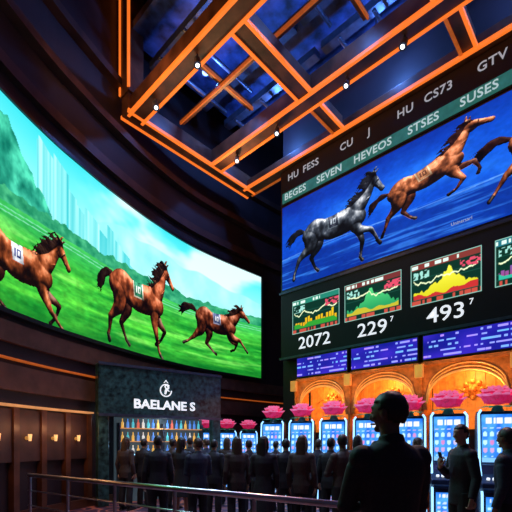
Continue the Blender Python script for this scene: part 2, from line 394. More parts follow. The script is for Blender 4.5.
def curvewall(name,sa,sb,o1,o2,za,zb,m,n=80):
    sx=np.linspace(sa,sb,n); a=np.array(curve(sx,o1)).T; b=np.array(curve(sx,o2)).T
    vs=[(*p,za) for p in a]+[(*p,zb) for p in a]+[(*p,zb) for p in b]+[(*p,za) for p in b]; fs=[]
    for i in range(n-1):
        for k in range(4): fs.append((k*n+i,k*n+i+1,((k+1)%4)*n+i+1,((k+1)%4)*n+i))
    fs+= [(0,n,2*n,3*n),(n-1,4*n-1,3*n-1,2*n-1)]
    mb=MB(); mb.add(vs,fs); o=mb.obj(name,m)
    bm=bmesh.new(); bm.from_mesh(o.data); bmesh.ops.recalc_face_normals(bm,faces=bm.faces); bm.to_mesh(o.data); bm.free()
    return o
SE=float(SL[-1])
struct(curvewall('wall_left',0.05,SE-.1,-.13,-.5,0,14,M_wall))
tn=1
sd_=float(s_at(92))
for (za,zb,o1,m,sa,sb) in ((8.75,9.0,.02,M_walltop,1,SE-.2),(9.9,10.1,.10,M_walltop,1,SE-.2),(11.2,11.4,.10,M_walltop,1,SE-.2),(3.55,3.95,-.03,M_wallbrown,1,SE-.2),(3.22,3.25,-.01,M_orange_dim,1,SE-.2),(2.62,3.12,-.03,M_wallbrown,1,SE-.2),(2.3,2.34,.06,M_warmdim,1,sd_),(1.2,2.25,-.04,M_walltop,1,sd_),(1.2,2.25,-.04,M_wallbrown,float(s_at(225)),SE-.2),(0,.2,-.05,M_beam,1,SE-.2)):
    struct(curvewall('trim_%d'%tn,sa,sb,o1,-.2,za,zb,m)); tn+=1
for px in (-60,-20,14,42,66,88):
    s_=float(s_at(px)); x,y=curve(s_,.0); x2,y2=curve(s_+.14,.0); x3,y3=curve(s_+.14,-.2); x4,y4=curve(s_,-.2)
    mb=MB(); mb.add([(q[0],q[1],z) for z in (.2,2.28) for q in ((x,y),(x2,y2),(x3,y3),(x4,y4))],[(0,3,2,1),(4,5,6,7),(0,1,5,4),(1,2,6,5),(2,3,7,6),(3,0,4,7)])
    struct(mb.obj('trim_%d'%tn,M_beam)); tn+=1
for px in (-42,-4,28,54,77):  # sconces added to bring the dark brown wall out
    s_=float(s_at(px)); x,y=[float(q) for q in curve(s_,.05)]
    root=empty('added_sconce',(x,y,1.65)); top(root,'small warm brass wall sconce added to brighten brown panelling','lamp','added wall sconces')
    xb_,yb_=[float(q) for q in curve(s_,-.04)]
    mb=MB(); mb.tube([(xb_,yb_,1.68),(x,y,1.68)],[.04,.025],12); mb.obj('bracket',M_gold,root)
    mb=MB(); mb.tube([(x,y,1.62),(x,y,1.76)],[.025,.04],14); mb.obj('lamp_shade',M_warm,root)
    ld=bpy.data.lights.new('w','POINT'); ld.energy=3.5; ld.color=(1,.45,.18); ld.shadow_soft_size=.05
    xl,yl=[float(q) for q in curve(s_,.35)]
    lo=bpy.data.objects.new('panel_fill_light',ld); lo.location=(xl,yl,1.9); COL.objects.link(lo)  # unseen lamp set off the sconce, added to brighten the panels
# ---------------------------------------------------------------- floor / ceiling / right wall
fm=bpy.data.materials.new('carpet'); fm.use_nodes=True; nt=fm.node_tree; b=nt.nodes['Principled BSDF']
tc=nt.nodes.new('ShaderNodeTexCoord'); vo=nt.nodes.new('ShaderNodeTexVoronoi'); vo.inputs['Scale'].default_value=1.6; vo.feature='SMOOTH_F1'
wv=nt.nodes.new('ShaderNodeMath'); wv.operation='SINE'; mu=nt.nodes.new('ShaderNodeMath'); mu.operation='MULTIPLY'; mu.inputs[1].default_value=26
rp=nt.nodes.new('ShaderNodeValToRGB')
nt.links.new(tc.outputs['Object'],vo.inputs['Vector']); nt.links.new(vo.outputs['Distance'],mu.inputs[0]); nt.links.new(mu.outputs[0],wv.inputs[0]); nt.links.new(wv.outputs[0],rp.inputs['Fac'])
e=rp.color_ramp.elements; e[0].color=(.06,.025,.05,1); e[0].position=.2; e[1].color=(.55,.17,.09,1); e[1].position=.9
x=rp.color_ramp.elements.new(.55); x.color=(.10,.04,.12,1)
nt.links.new(rp.outputs['Color'],b.inputs['Base Color']); b.inputs['Roughness'].default_value=.6
mb=MB(); mb.box((-7,-3,-.1),(10,18.5,0)); struct(mb.obj('floor',fm))
mb=MB(); mb.box((-8,-3,14),(10,19,14.2)); struct(mb.obj('ceiling',M_ceil))
mb=MB(); boxuv(mb,-4,8.5,10.36,10.7,0,14)
boxuv(mb,8.3,8.5,10.7,14,0,14)
struct(mb.obj('wall_right',M_wall))
mb=MB(); boxuv(mb,-5,10.0,5.5,10.35,12.6,12.8); struct(mb.obj('ceiling_panel',M_coffer))
# ---------------------------------------------------------------- ceiling beams
def beam(u0,u1,v0,v1,z0,z1,axis,label,strips=(1,1),t=.07):
    c=P((u0+u1)/2,(v0+v1)/2,z0); root=empty('ceiling_beam',c)
    top(root,label,'beam','ceiling beams with orange edges')
    mb=MB(); boxuv(mb,u0,u1,v0,v1,z0,z1); 
    mb.obj('beam_body',M_beam,root,bevel=.02)
    for k in (0,1):
        if not strips[k]: continue
        mb=MB()
        za,zb=z0-.03,z0+.06
        if axis=='u':
            vv=v0 if k==0 else v1
            boxuv(mb,u0,u1,vv-t/2,vv+t/2,za,zb)
        else:
            uu=u0 if k==0 else u1
            boxuv(mb,uu-t/2,uu+t/2,v0,v1,za,zb)
        mb.obj('light_strip',M_orange if strips[k]==1 else M_orange_dim,root)
ZC=10.4
beam(-4,9.9,5.5,5.9,ZC,ZC+.5,'u','long brown ceiling beam with orange light edges',(1,1))
beam(-4,9.75,8.30,8.70,ZC,ZC+.5,'u','long brown ceiling beam with orange light edges',(1,1))
beam(-4,9.9,9.9,10.3,ZC,ZC+.3,'u','narrow brown beam along the top of the display wall',(1,2))
beam(9.75,10.10,5.4,10.3,ZC,ZC+.5,'v','brown end beam closing the ceiling grid',(1,1))
for uu in (6.1,2.7,-.8):
    beam(uu-.20,uu+.20,5.9,8.30,ZC+.02,ZC+.42,'v','brown cross beam between the long ceiling beams',(1,1))
    beam(uu-.15,uu+.15,8.70,9.9,ZC+.05,ZC+.4,'v','short brown cross beam beside the display wall',(1,2))
for uu in (8.0,4.4,.9):
    beam(uu-.06,uu+.06,5.9,8.3,11.15,11.3,'v','thin raised cross bar with orange edge inside a coffer',(2,0),.04)
beam(-4,9.7,7.05,7.17,10.98,11.13,'u','thin raised long bar with orange edge inside the coffers',(2,0),.04)
for (uu,vv,w) in ((9.9,5.6,.22),):
    root=empty('ceiling_post',P(uu,vv,ZC+.51)); top(root,'brown hanging ceiling post with orange edge strips','post')
    mb=MB(); boxuv(mb,uu-w,uu+w,vv-w,vv+w,ZC+.51,14); mb.obj('post_body',M_beam,root)
    for du,dv in ((w,-w),(-w,-w)):
        mb=MB(); boxuv(mb,uu+du-.03,uu+du+.03,vv+dv-.03,vv+dv+.03,ZC+.58,13.9); mb.obj('light_strip',M_orange,root)
beam(-4,9.8,3.1,3.5,12.4,12.8,'u','upper brown ceiling beam with orange edges',(2,1))
beam(-4,11.5,.3,.7,12.4,12.8,'u','upper brown ceiling beam with orange edges',(2,1))
for ua,ub in ((-.5,2.4),(3.0,5.8),(6.4,9.6)):
    for va,vb in ((6.0,8.2),(8.8,9.8)):
        for j in range(3):
            u_=ua+(ub-ua)*(j+.5)/3
            mb=MB(); mb.tube([P(u_,va-.1,11.7),P(u_,vb+.1,11.7)],[.05],8)
            top(mb.obj('ceiling_pipe',M_darksteel,smooth=True),'dark steel pipe above the ceiling grid','pipe','ceiling pipes')
        for v_ in (va+.2,vb-.2):
            mb=MB(); boxuv(mb,ua-.2,ub+.2,v_-.12,v_+.12,12.0,12.2)
            top(mb.obj('air_duct',M_darksteel),'dark rectangular air duct above the ceiling grid','duct','ceiling ducts')
        c=P((ua+ub)/2+.25,(va+vb)/2-(.3 if va<7 else 0),11.45)
        root=empty('ceiling_lamp',c); top(root,'blue stage lamp hanging inside a ceiling coffer','lamp','blue ceiling lamps')
        mb=MB(); mb.tube([c+Vector((0,0,1.14)),c+Vector((0,0,.12))],[.02],8); mb.tube([c+Vector((0,0,.16)),c+Vector((0,0,-.05))],[.07,.13],14); mb.obj('lamp_housing',M_darksteel,root)
        mb=MB(); mb.ell(c+Vector((0,0,-.06)),(.08,.08,.04)); mb.obj('lamp_lens',M_bulb,root,smooth=True)
        ld=bpy.data.lights.new('l','POINT'); ld.energy=150; ld.color=(.10,.28,1); ld.shadow_soft_size=.1
        lo=bpy.data.objects.new('blue_light',ld); lo.location=c+Vector((.3,.2,-.1)); COL.objects.link(lo)
# small stage spotlights clamped below the long beams
for (uu,vv) in ((8.9,5.7),(7.2,5.7),(5.0,5.7),(8.8,8.5),(7.2,8.5),(5.0,8.5),(3.6,8.5)):
    c=P(uu,vv,ZC)
    root=empty('stage_spotlight',c); top(root,'small black stage spotlight clamped under a ceiling beam','lamp','stage spotlights')
    d=(Vector((-.3,6.5,1))-c).normalized(); q=c+Vector((0,0,-.16))
    mb=MB(); mb.tube([c+Vector((0,0,.01)),q],[.02],8); mb.tube([q-d*.13,q-d*.08,q+d*.12],[.04,.07,.085],14); mb.obj('lamp_housing',M_darksteel,root)
    mb=MB(); mb.tube([q+d*.121,q+d*.126],[.045],14); mb.obj('lamp_lens',M_lamp,root)

# ---------------------------------------------------------------- right LED screen
XR=-U
def WM(u,v,z): return frameM(XR,(0,0,1),P(u,v,z))
VF=10.07
RZ0,RZ1=6.52,9.2; RU0,RU1=8.30,-1.2
rs=empty('led_screen',P(4,VF,RZ0)); top(rs,'large flat blue video screen showing leaping horses','screen')
nx,ny=620,190
u_=np.linspace(RU0,RU1,nx); z_=np.linspace(RZ0,RZ1,ny); UU,ZZ=np.meshgrid(u_,z_)
def posuv(UU,v,ZZ): return np.stack([U.x*UU+V.x*v,U.y*UU+V.y*v,ZZ],-1)
A=(RU0-UU)/(RU0-RU1); W=(ZZ-RZ0)/(RZ1-RZ0)
c=mixc((.04,.16,.58),(.10,.40,.92),fbm(A*5,W*2.5,60)*1.3-.15)
c=mixc(c,(.03,.10,.42),sm(.75,1.,W)*.4)
c=mixc(c,(.18,.50,.95),sm(.55,.7,fbm(A*3,W*1.6+4,66))*.6)
c=mixc(c,(.04,.14,.46),sm(.36,.30,W)*.6)
c=mixc(c,(.26,.55,.95),(W<.36)*sm(.5,.72,fbm(A*7,W*44,63))*.6)
c=mixc(c,(.65,.82,1.),(abs(W-.36-.02*np.sin(A*9))<.006)*.35)
c=c*(.9+.2*fbm(A*90,W*40,69))[...,None]
grid_obj('display',posuv(UU,VF,ZZ),c,parent=rs)
mb=MB(); boxuv(mb,RU1-.05,RU0+.06,VF+.01,10.34,RZ0-.05,RZ1+.05); mb.obj('frame',M_bezel,rs)
def place_right(H,ua,ub,zb,zt,off,label,tilt=0):
    gx,gy,C,mk=H
    u=ua+(gx-gx[0])/(gx[-1]-gx[0])*(ub-ua); z=zb+(gy-gy[0])/(gy[-1]-gy[0])*(zt-zb)
    UU,ZZ=np.meshgrid(u,z); mk=mk&(ZZ<RZ1-.01)&(ZZ>RZ0+.01)&(UU>RU1)&(UU<RU0-.01)
    o=grid_obj('horse_image',posuv(UU,VF-off,ZZ),C,mk,rs); o['label']=label
HR1=horse((.56,.38),-52,neckA,legsC,pal=GR,seed=6,cloth=[(.12,.14,.2),(.4,.45,.5),(.5,.55,.6)],tail=[(-.52,.03),(-.62,.06),(-.74,.0),(-.82,-.10)])
place_right(HR1,8.22,4.75,6.55,9.05,.02,'dark grey horse galloping')
HR2=horse((.62,.30),-26,neckR,legsR,rot=13,pal=CH2,seed=7,cloth=[(.70,.45,.3),(.85,.7,.55),(.3,.15,.12)],tail=[(-.52,.03),(-.64,.05),(-.76,-.02),(-.84,-.12)],hs=1.18)
place_right(HR2,5.35,2.18,6.98,9.14,.03,'chestnut horse leaping with outstretched neck')
HR3=horse((.60,.32),-38,neckA,legsA,pal=CH2,seed=9,cloth=[(.8,.3,.3),(.9,.9,.9),(.1,.1,.2)])
place_right(HR3,2.78,-.35,6.85,8.95,.02,'chestnut horse galloping')
text('caption','Uninersarl',.11,WM(2.9,VF-.012,6.74),M_dimwhite,rs,.002)
# ticker board
tb=empty('ticker_board',P(4,VF,9.28)); top(tb,'black ticker board with grey and green dot matrix lettering','sign')
mb=MB(); boxuv(mb,-1.2,8.36,VF,10.34,9.27,10.36); mb.obj('board',M_black,tb)
M_green=mat('green_strip',(.02,.12,.1),.6,emit=(.02,.17,.14),es=.6,var=.8,scale=3)
mb=MB(); boxuv(mb,-1.0,8.28,VF-.02,VF+.01,9.32,9.64); mb.obj('ticker_strip',M_green,tb)
for wd,px in (('HU',288),('FESS',303),('CU',340),('J',368),('HU',397),('CS73',424),('GTV',477)):
    text('lettering',wd,.29,WM(u_at(px,VF),VF-.012,10.06),M_grey,tb,.003,'LEFT',1.02,.004,1.08)
for wd,px in (('BEGES',285),('SEVEN',317),('HEVEOS',354),('STSES',408),('SUSES',460)):
    text('lettering',wd,.29,WM(u_at(px,VF),VF-.03,9.48),M_tick,tb,.003,'LEFT',1.03,.004,1.05)
# odds board
ob=empty('odds_board',P(4,VF,4.3)); top(ob,'black odds board with coloured charts and large white numbers','sign')
mb=MB(); boxuv(mb,-1.2,8.36,VF,10.34,4.28,6.42); mb.obj('board',M_black,ob,bevel=.02)
for z in (4.26,6.38):
    mb=MB(); boxuv(mb,-1.2,8.40,VF-.04,VF+.1,z,z+.07); mb.obj('board_edge',M_darksteel,ob)
def chart(ua,ub,seed,hue,bars=False):
    nx,ny=120,76; u=np.linspace(ua,ub,nx); z=np.linspace(5.0,6.04,ny); UU,ZZ=np.meshgrid(u,z)
    a=(ua-UU)/(ua-ub); w=(ZZ-5.)/1.04
    c=np.zeros(a.shape+(3,))+np.array((.05,.20,.16))
    c=np.where((w>.84)[...,None],np.array(hue[3]),c)
    c=np.where(((w>.87)&(w<.95)&(vn(a*40,a*0,seed)>.45)&(a<.7))[...,None],np.array((.85,.95,.9)),c)
    lt=(w<.84)
    c=np.where((lt&((w*8)%1<.07))[...,None],np.array((.12,.32,.27)),c)
    l=.22+.42*np.exp(-((a-.55)/.22)**2)*(.6+.8*vn(a*14,a*0,seed+1))+.10*vn(a*30,a*0,seed+2)
    if bars: l=.2+.45*vn(np.floor(a*18)*3.3,a*0+.5,seed+1)*(.4+a*.7); 
    fill=lt&(w<l)&(a>.05)&(a<.95)&(w>.14)
    if bars: fill=fill&((a*18)%1>.25)
    c=np.where(fill[...,None],mixc(hue[0],hue[1],(w/.8)),c)
    l2=.16+.14*vn(a*8+5,a*0,seed+3)
    c=np.where((lt&(w<l2)&(a>.05)&(a<.95)&(w>.14))[...,None],np.array(hue[2]),c)
    l3=.45+.2*vn(a*7+2,a*0,seed+9)+.06*vn(a*26,a*0,seed+8)
    c=np.where((lt&(abs(w-l3)<.018)&(a>.05)&(a<.95))[...,None],np.array((.9,.95,.75)),c)
    c=np.where((w<.11)[...,None]&((vn(a*30,a*0,seed+4)>.5)[...,None]),np.array((.75,.3,.25)),c)
    c=np.where(((a>.72)&(w>.62)&(w<.8)&(vn(a*30,w*30,seed+5)>.45))[...,None],np.array((.85,.3,.4)),c)
    c=np.where(((a<.28)&(a>.05)&(w>.62)&(w<.8)&(vn(a*30,w*26,seed+6)>.5))[...,None],np.array((.6,.85,.8)),c)
    e=(a<.015)|(a>.985)|(w<.02)|(w>.98); c=np.where(e[...,None],np.array((.5,.7,.65)),c)
    grid_obj('chart_panel',posuv(UU,VF-.03,ZZ),c,parent=ob)
Yl=((.85,.55,.05),(.95,.9,.2),(.2,.6,.2),(.15,.50,.42)); Gn=((.1,.5,.3),(.35,.85,.5),(.75,.7,.2),(.45,.2,.2)); Rd=((.8,.75,.1),(.95,.95,.3),(.75,.2,.2),(.5,.22,.2)); Pk=((.7,.2,.4),(.3,.5,.9),(.2,.7,.6),(.15,.45,.5))
chart(7.86,6.15,70,Yl,True); chart(5.98,4.32,77,Gn); chart(4.08,2.47,84,Rd); chart(2.21,.6,91,Pk,True)
for (uc,t) in ((7.05,'2072'),(5.15,'229'),(3.25,'493'),(1.4,'418')):
    text('number',t,.52,WM(uc,VF-.012,4.67),M_white,ob,.004,'CENTER',1.15,.002)
    if t!='2072': text('superscript','7',.20,WM(uc-.56,VF-.012,4.82),M_white,ob,.004)
# ---------------------------------------------------------------- arches, ribbons
edges=[7.3,5.5,3.62,1.7,-.2]
VA=9.5
def arch(ub,ua,seed):
    root=empty('arched_canopy',P((ua+ub)/2,VA,2.3)); top(root,'golden wooden arched canopy with carved medallion above gaming machines','canopy','golden arched canopies')
    g=.035
    if ua>ub: ua,ub=ub,ua
    a,b=ua+g,ub-g
    n=24; mb=MB()
    z0,z1=2.35,3.42
    def az(t): return 2.50+.68*math.sqrt(max(0,1-(2*t-1)**2))**.9
    vs=[];fs=[]
    for dv in (0,.1):
        for i in range(n+1):
            t=i/n; uu=a+.1+(b-a-.2)*t
            vs.append(P(uu,VA+dv,az(t))); vs.append(P(uu,VA+dv,z1))
    o=2*(n+1)
    for i in range(n):
        fs.append((2*i,2*i+1,2*i+3,2*i+2)); fs.append((o+2*i,o+2*i+2,o+2*i+3,o+2*i+1)); fs.append((2*i,2*i+2,o+2*i+2,o+2*i)); fs.append((2*i+1,o+2*i+1,o+2*i+3,2*i+3))
    mb.add(vs,fs)
    boxuv(mb,a,a+.1,VA,VA+.1,z0,z1); boxuv(mb,b-.1,b,VA,VA+.1,z0,z1)
    boxuv(mb,a,b,VA-.05,VA+.3,z1-.04,z1+.04)
    mb.obj('front_panel',M_wood,root)
    for k,(dz,r,vo_) in enumerate(((-.0,.028,-.02),(.08,.014,-.02),(.16,.014,-.02))):
        pts=[P(a+.1+(b-a-.2)*i/n,VA+vo_,min(az(i/n)+dz,z1-.02)) for i in range(n+1)]
        mb=MB(); mb.tube(pts,[r],8); mb.obj('arch_moulding',M_gold,root,smooth=True)
    mb=MB(); boxuv(mb,a,b,10.2,10.34,1.9,z1); 
    for i in range(9):
        uu=a+(b-a)*(i+.5)/9; boxuv(mb,uu-.02,uu+.02,10.17,10.2,1.9,z1)
    mb.obj('back_panel',M_amber,root)
    mb=MB(); 
    M=WM((a+b)/2,10.12,2.80)
    mb.tube([M@Vector((0,0,0)),M@Vector((0,0,.06))],[.20],24)
    for i in range(8):
        th=i*math.pi/4; mb.ell(M@Vector((.19*math.cos(th),.19*math.sin(th),.06)),(.06,.06,.06),nu=8,nv=6)
    mb.ell(M@Vector((0,0,.06)),(.09,.09,.09),nu=12,nv=8)
    for sgn in (-1,1):
        mb.tube([M@Vector((sgn*(.22+.1*j),.06*math.sin(j*1.3),.05)) for j in range(5)],[.03,.028,.022,.016,.008],8)
    mb.obj('medallion',M_wood,root,smooth=True)
    lc=P((a+b)/2,9.85,3.36)
    mb=MB(); mb.tube([lc,lc+Vector((0,0,.05))],[.09],16); mb.obj('downlight',M_warm,root)
    ld=bpy.data.lights.new('w','POINT'); ld.energy=30; ld.color=(1,.38,.09); ld.shadow_soft_size=.08
    lo=bpy.data.objects.new('warm_light',ld); lo.location=P((a+b)/2,9.8,3.15); COL.objects.link(lo)
    ld=bpy.data.lights.new('w','SPOT'); ld.energy=55; ld.color=(1,.38,.09); ld.shadow_soft_size=.08; ld.spot_size=math.radians(120)
    lo=bpy.data.objects.new('canopy_light',ld); lo.location=P((a+b)/2,8.9,2.6); lo.rotation_euler=(V+Vector((0,0,.55))).to_track_quat('-Z','Y').to_euler(); COL.objects.link(lo)
for i in range(4): arch(edges[i],edges[i+1],i)
for i,uu in enumerate(edges):
    root=empty('pilaster',P(uu,VA,0)); top(root,'slim golden wooden pilaster between canopies','pillar','golden pilasters')
    mb=MB(); boxuv(mb,uu-.03,uu+.03,VA-.04,10.1,0,3.36); mb.obj('shaft',M_wood,root)
    mb=MB(); boxuv(mb,uu-.09,uu+.09,VA-.16,VA-.06,3.1,3.40); mb.obj('capital',M_gold,root)
    mb=MB(); boxuv(mb,uu-.09,uu+.09,VA-.12,VA-.04,0,.25); mb.obj('plinth',M_wood,root)
for i in range(4):
    a,b=edges[i]-.05,edges[i+1]+.05
    root=empty('ticker_display',P((a+b)/2,VA-.05,3.5)); top(root,'narrow ribbon display with rows of blue and violet text','screen','ribbon displays')
    z0,z1=3.52,4.06
    mb=MB(); boxuv(mb,b,a,VA-.03,10.34,z0-.03,z1+.03); mb.obj('housing',M_bezel,root)
    nx,ny=190,48; u=np.linspace(a-.02,b+.02,nx); z=np.linspace(z0,z1,ny); UU,ZZ=np.meshgrid(u,z)
    aa=(a-UU); w=(ZZ-z0)/(z1-z0); c=mixc((.05,.10,.50),(.22,.16,.74),vn(aa*2+i*7,w*2,120))
    row=np.floor(w*5); inrow=(w*5-row); dash=(vn(aa*16+row*13+i*5,row+.5,121)>.42)&(vn(aa*3+row*7,row+.5,125)>.35)&(inrow>.3)&(inrow<.7)
    cc=mixc((.40,.72,1),(.72,.5,1),vn(aa*3+row*5,row,123)); c=np.where(dash[...,None],cc,c)
    grid_obj('display',posuv(UU,VA-.04,ZZ),c,parent=root)

# ---------------------------------------------------------------- entrance portal with sign
pa=Vector((-3.97,10.0,0)); pb=Vector((-1.24,12.06,0)); pd=(pb-pa).normalized(); pn=Vector((pd.y,-pd.x,0)); PL=(pb-pa).length
pa=pa+pn*.27
def PM(x,z,off=0): return frameM(pd,(0,0,1),pa+pd*x+pn*off+Vector((0,0,z)))
PB=Matrix.Translation(pa)@Matrix(((pd.x,-pn.x,0,0),(pd.y,-pn.y,0,0),(0,0,1,0),(0,0,0,1)))
root=empty('shop_entrance',pa+pd*PL/2); top(root,'dark marble shop entrance with illuminated crest and lettering','entrance')
mb=MB(); mb.box((-.05,0,2.28),(PL+.05,.27,3.55),0,PB); mb.obj('fascia',M_marble,root,bevel=.02)
for z in (3.5,2.24):
    mb=MB(); mb.box((-.05,-.05,z),(PL+.05,.0,z+.07),0,PB); mb.obj('fascia_trim',M_darksteel,root)
for x in (-.05,PL-.22):
    mb=MB(); mb.box((x,.02,0),(x+.27,.25,2.28),0,PB); mb.obj('pillar',M_marble,root,bevel=.02)
text('lettering','BAELANE S',.33,PM(PL/2,2.58,.012),M_white,root,.01,'CENTER',1.10,.008)
mb=MB(); C0=PM(PL/2,2.99,.02)
mb.tube([C0@Vector((0.16*math.cos(t),.16*math.sin(t),0)) for t in np.linspace(.9,2*math.pi,22)],[.016],8)
mb.tube([C0@Vector((x,y,0)) for x,y in ((-.02,-.1),(.0,.0),(.08,.08),(.02,.16),(-.03,.1),(.03,.02),(.1,-.02))],[.026,.034,.026,.02,.018,.02,.01],8)
mb.tube([C0@Vector((x,y,0)) for x,y in ((-.06,.2),(0,.27),(.06,.2))],[.010,.018,.010],8)
mb.obj('crest',M_white,root,smooth=True)
M_shopback=mat('shop_back',(.05,.07,.08),.6,emit=(.10,.16,.2),es=.25,var=.7,scale=5)  # wall given its own glow to brighten the shop interior
bk=MB(); bk.box((.5,.53,0),(PL-.3,.56,2.26),0,PB); struct(bk.obj('wall_shop',M_shopback))
shelf=empty('display_shelf',PB@Vector((PL/2,.42,0))); top(shelf,'lit shelving unit inside the shop entrance','shelf')
xa_,xb_=.55,PL-.38
for x in (xa_,(xa_+xb_)/2-.02,xb_-.04):
    mb=MB(); mb.box((x,.3,0),(x+.04,.5,2.1),0,PB); mb.obj('upright',M_darksteel,shelf)
zs=(.9,1.25,1.6,1.95)
for z in zs:
    mb=MB(); mb.box((xa_+.04,.3,z),(xb_-.04,.5,z+.025),0,PB); mb.obj('shelf_board',M_blue_strip if z in(1.25,) else M_warmdim,shelf)
bc=[mat('bottle_%d'%i,c,.2,emit=c,es=.7) for i,c in enumerate(((.9,.5,.1),(.1,.6,.7),(.8,.15,.1),(.85,.85,.8),(.1,.3,.9)))]
bm_=[]
for m in bc:
    mb=MB(); mb.tube([(0,0,0),(0,0,.13),(0,0,.17),(0,0,.24)],[.035,.035,.013,.013],10); bm_.append(mb.mesh('bottle',[m],True))
for z in zs[1:]:
    for i in range(17):
        if i==8: continue
        o=bpy.data.objects.new('bottle',bm_[random.randrange(5)]); o.location=PB@Vector((xa_+.12+(xb_-xa_-.24)*i/16,.38,z+.026)); COL.objects.link(o)
        top(o,'coloured glass bottle on a lit shelf','bottle','bottles on the shop shelves')

# ---------------------------------------------------------------- slot machines
def slot_master():
    root=empty('slot_machine',(0,0,0))
    prof=[(-.30,0),(.30,0),(.30,2.0),(.16,2.1),(.05,2.1),(-.02,1.15),(-.14,1.0),(-.42,.86),(-.42,.78),(-.27,.70)]
    mb=MB(); n=len(prof); W_=.33
    mb.add([(-W_,y,z) for y,z in prof]+[(W_,y,z) for y,z in prof],[tuple(range(n-1,-1,-1)),tuple(range(n,2*n))]+[(i,(i+1)%n,n+(i+1)%n,n+i) for i in range(n)])
    mb.obj('cabinet',M_cab,root,bevel=.015)
    def scr_(name,p0,p1,w,seed,nx,ny):
        xs=np.linspace(-w,w,nx); t=np.linspace(0,1,ny); X,T=np.meshgrid(xs,t)
        Y=p0[0]+(p1[0]-p0[0])*T; Z=p0[1]+(p1[1]-p0[1])*T
        cell=vn(np.floor((X+w)/(2*w)*5)*3.3+.5,np.floor(T*6)*2.7+.5,seed)
        fx=((X+w)/(2*w)*5)%1; fy=(T*6)%1
        c=mixc((.08,.32,.85),(.38,.74,1.),fbm(X*8,T*5,seed+1)*1.3-.1)
        blob=((fx-.5)**2+(fy-.5)**2<.10)&(T>.12)&(T<.72)
        cc=mixc((.75,.95,1.),(.85,.4,.7),cell*1.8-.8); c=np.where(blob[...,None],cc,c)
        c=np.where(((T>.8)&(T<.93)&(abs(X)<w*.75)&(vn(X*60,T*0,seed+2)>.35))[...,None],np.array((.95,.97,1.)),c)
        c=np.where(((T<.09))[...,None],np.array((.5,.75,1.)),c)
        grid_obj(name,np.stack([X,Y,Z],-1),c,parent=root)
    scr_('main_screen',(-.031,1.2),(.036,2.04),.265,200,36,50)
    scr_('belly_screen',(-.312,.15),(-.284,.62),.25,210,30,24)
    for sx in (-1,1):
        mb=MB(); mb.tube([(sx*.31,-.33,.12),(sx*.31,-.31,.66),(sx*.31,-.17,1.02),(sx*.31,-.06,1.17),(sx*.31,.02,2.05),(sx*.27,.05,2.12)],[.02],8)
        mb.obj('light_strip',M_blue_strip,root,smooth=True)
    mb=MB()
    for i in range(6):
        x=-.22+.088*i; y=-.31; z=.945
        mb.tube([(x,y,z-.03),(x,y-.01,z)],[.028],10)
    mb.obj('button_row',M_white,root)
    mb=MB(); mb.tube([(0,.12,2.08),(0,.12,2.2)],[.12,.06],12); mb.obj('topper_stand',M_darksteel,root)
    mb=MB(); r=random.Random(3); C=Vector((0,.12,2.33))
    SC=lambda p:C+Vector((p.x*1.75,p.y*1.1,p.z*1.25))
    ring=0
    for n,el,R,L_,W2 in ((11,-.15,.155,.15,.07),(10,.22,.155,.15,.065),(8,.62,.150,.14,.06),(6,1.0,.14,.12,.05),(3,1.38,.135,.10,.04)):
        for i in range(n):
            th=2*math.pi*(i+.5*(ring%2))/n+r.uniform(-.12,.12); e_=el+r.uniform(-.06,.06)
            D=Vector((math.cos(th)*math.cos(e_),math.sin(th)*math.cos(e_),math.sin(e_)))
            Up=Vector((-math.cos(th)*math.sin(e_),-math.sin(th)*math.sin(e_),math.cos(e_)))
            Sd=Vector((-math.sin(th),math.cos(th),0))
            vs=[];fs=[]
            for a in range(5):
                t=a/4; wd=W2*math.sin(math.pi*(.18+.70*t))
                for b_ in range(5):
                    q=(b_-2)/2
                    vs.append(SC(D*(R-.03+.055*t*t+.012*math.sin(q*5))+Up*((t-.4)*L_)+Sd*wd*q-D*.025*q*q))
            for a in range(4):
                for b_ in range(4): fs.append((a*5+b_,a*5+b_+1,(a+1)*5+b_+1,(a+1)*5+b_))
            mb.add(vs,fs)
            for k in range(4): mb.m[-1-k]=1
        ring+=1
    mb.ell(C,(.19,.12,.12),0,16,10)
    mb.obj('flower_topper',[M_pink,M_pink2],root,smooth=True)
    mb=MB()
    for i in range(10):
        th=2*math.pi*i/10; D=Vector((math.cos(th)*1.2,math.sin(th)*.8,0)); Sd=Vector((-D.y,D.x,0)).normalized(); c0=Vector((0,.12,2.19))
        mb.add([c0,c0+D*.15+Sd*.06,c0+D*.28-Vector((0,0,.02)),c0+D*.15-Sd*.06],[(0,1,2,3)])
    mb.obj('leaf_ring',M_leaf,root)
    return root
def copy_tree(src,loc,yaw,scale=1.):
    def rec(o,parent):
        c=o.copy(); COL.objects.link(c)
        if parent is not None: c.parent=parent
        for ch in o.children: rec(ch,c)
        return c
    r=rec(src,None); r.location=loc; r.rotation_euler=(0,0,yaw); r.scale=(scale,)*3
    return r
def drop_tree(o):
    for ch in list(o.children): drop_tree(ch)
    bpy.data.objects.remove(o)
def light(kind,loc,energy,color,size=.3,target=None,spot=60):
    ld=bpy.data.lights.new('l',kind); ld.energy=energy; ld.color=color
    ld.shadow_soft_size=size
    if kind=='SPOT': ld.spot_size=math.radians(spot); ld.spot_blend=.6
    o=bpy.data.objects.new('added_light',ld); o.location=loc  # lamp without a fixture, added for its light alone
    if target is not None: o.rotation_euler=(Vector(target)-Vector(loc)).to_track_quat('-Z','Y').to_euler()
    COL.objects.link(o)
bpy.context.view_layer.update()
sl=slot_master()
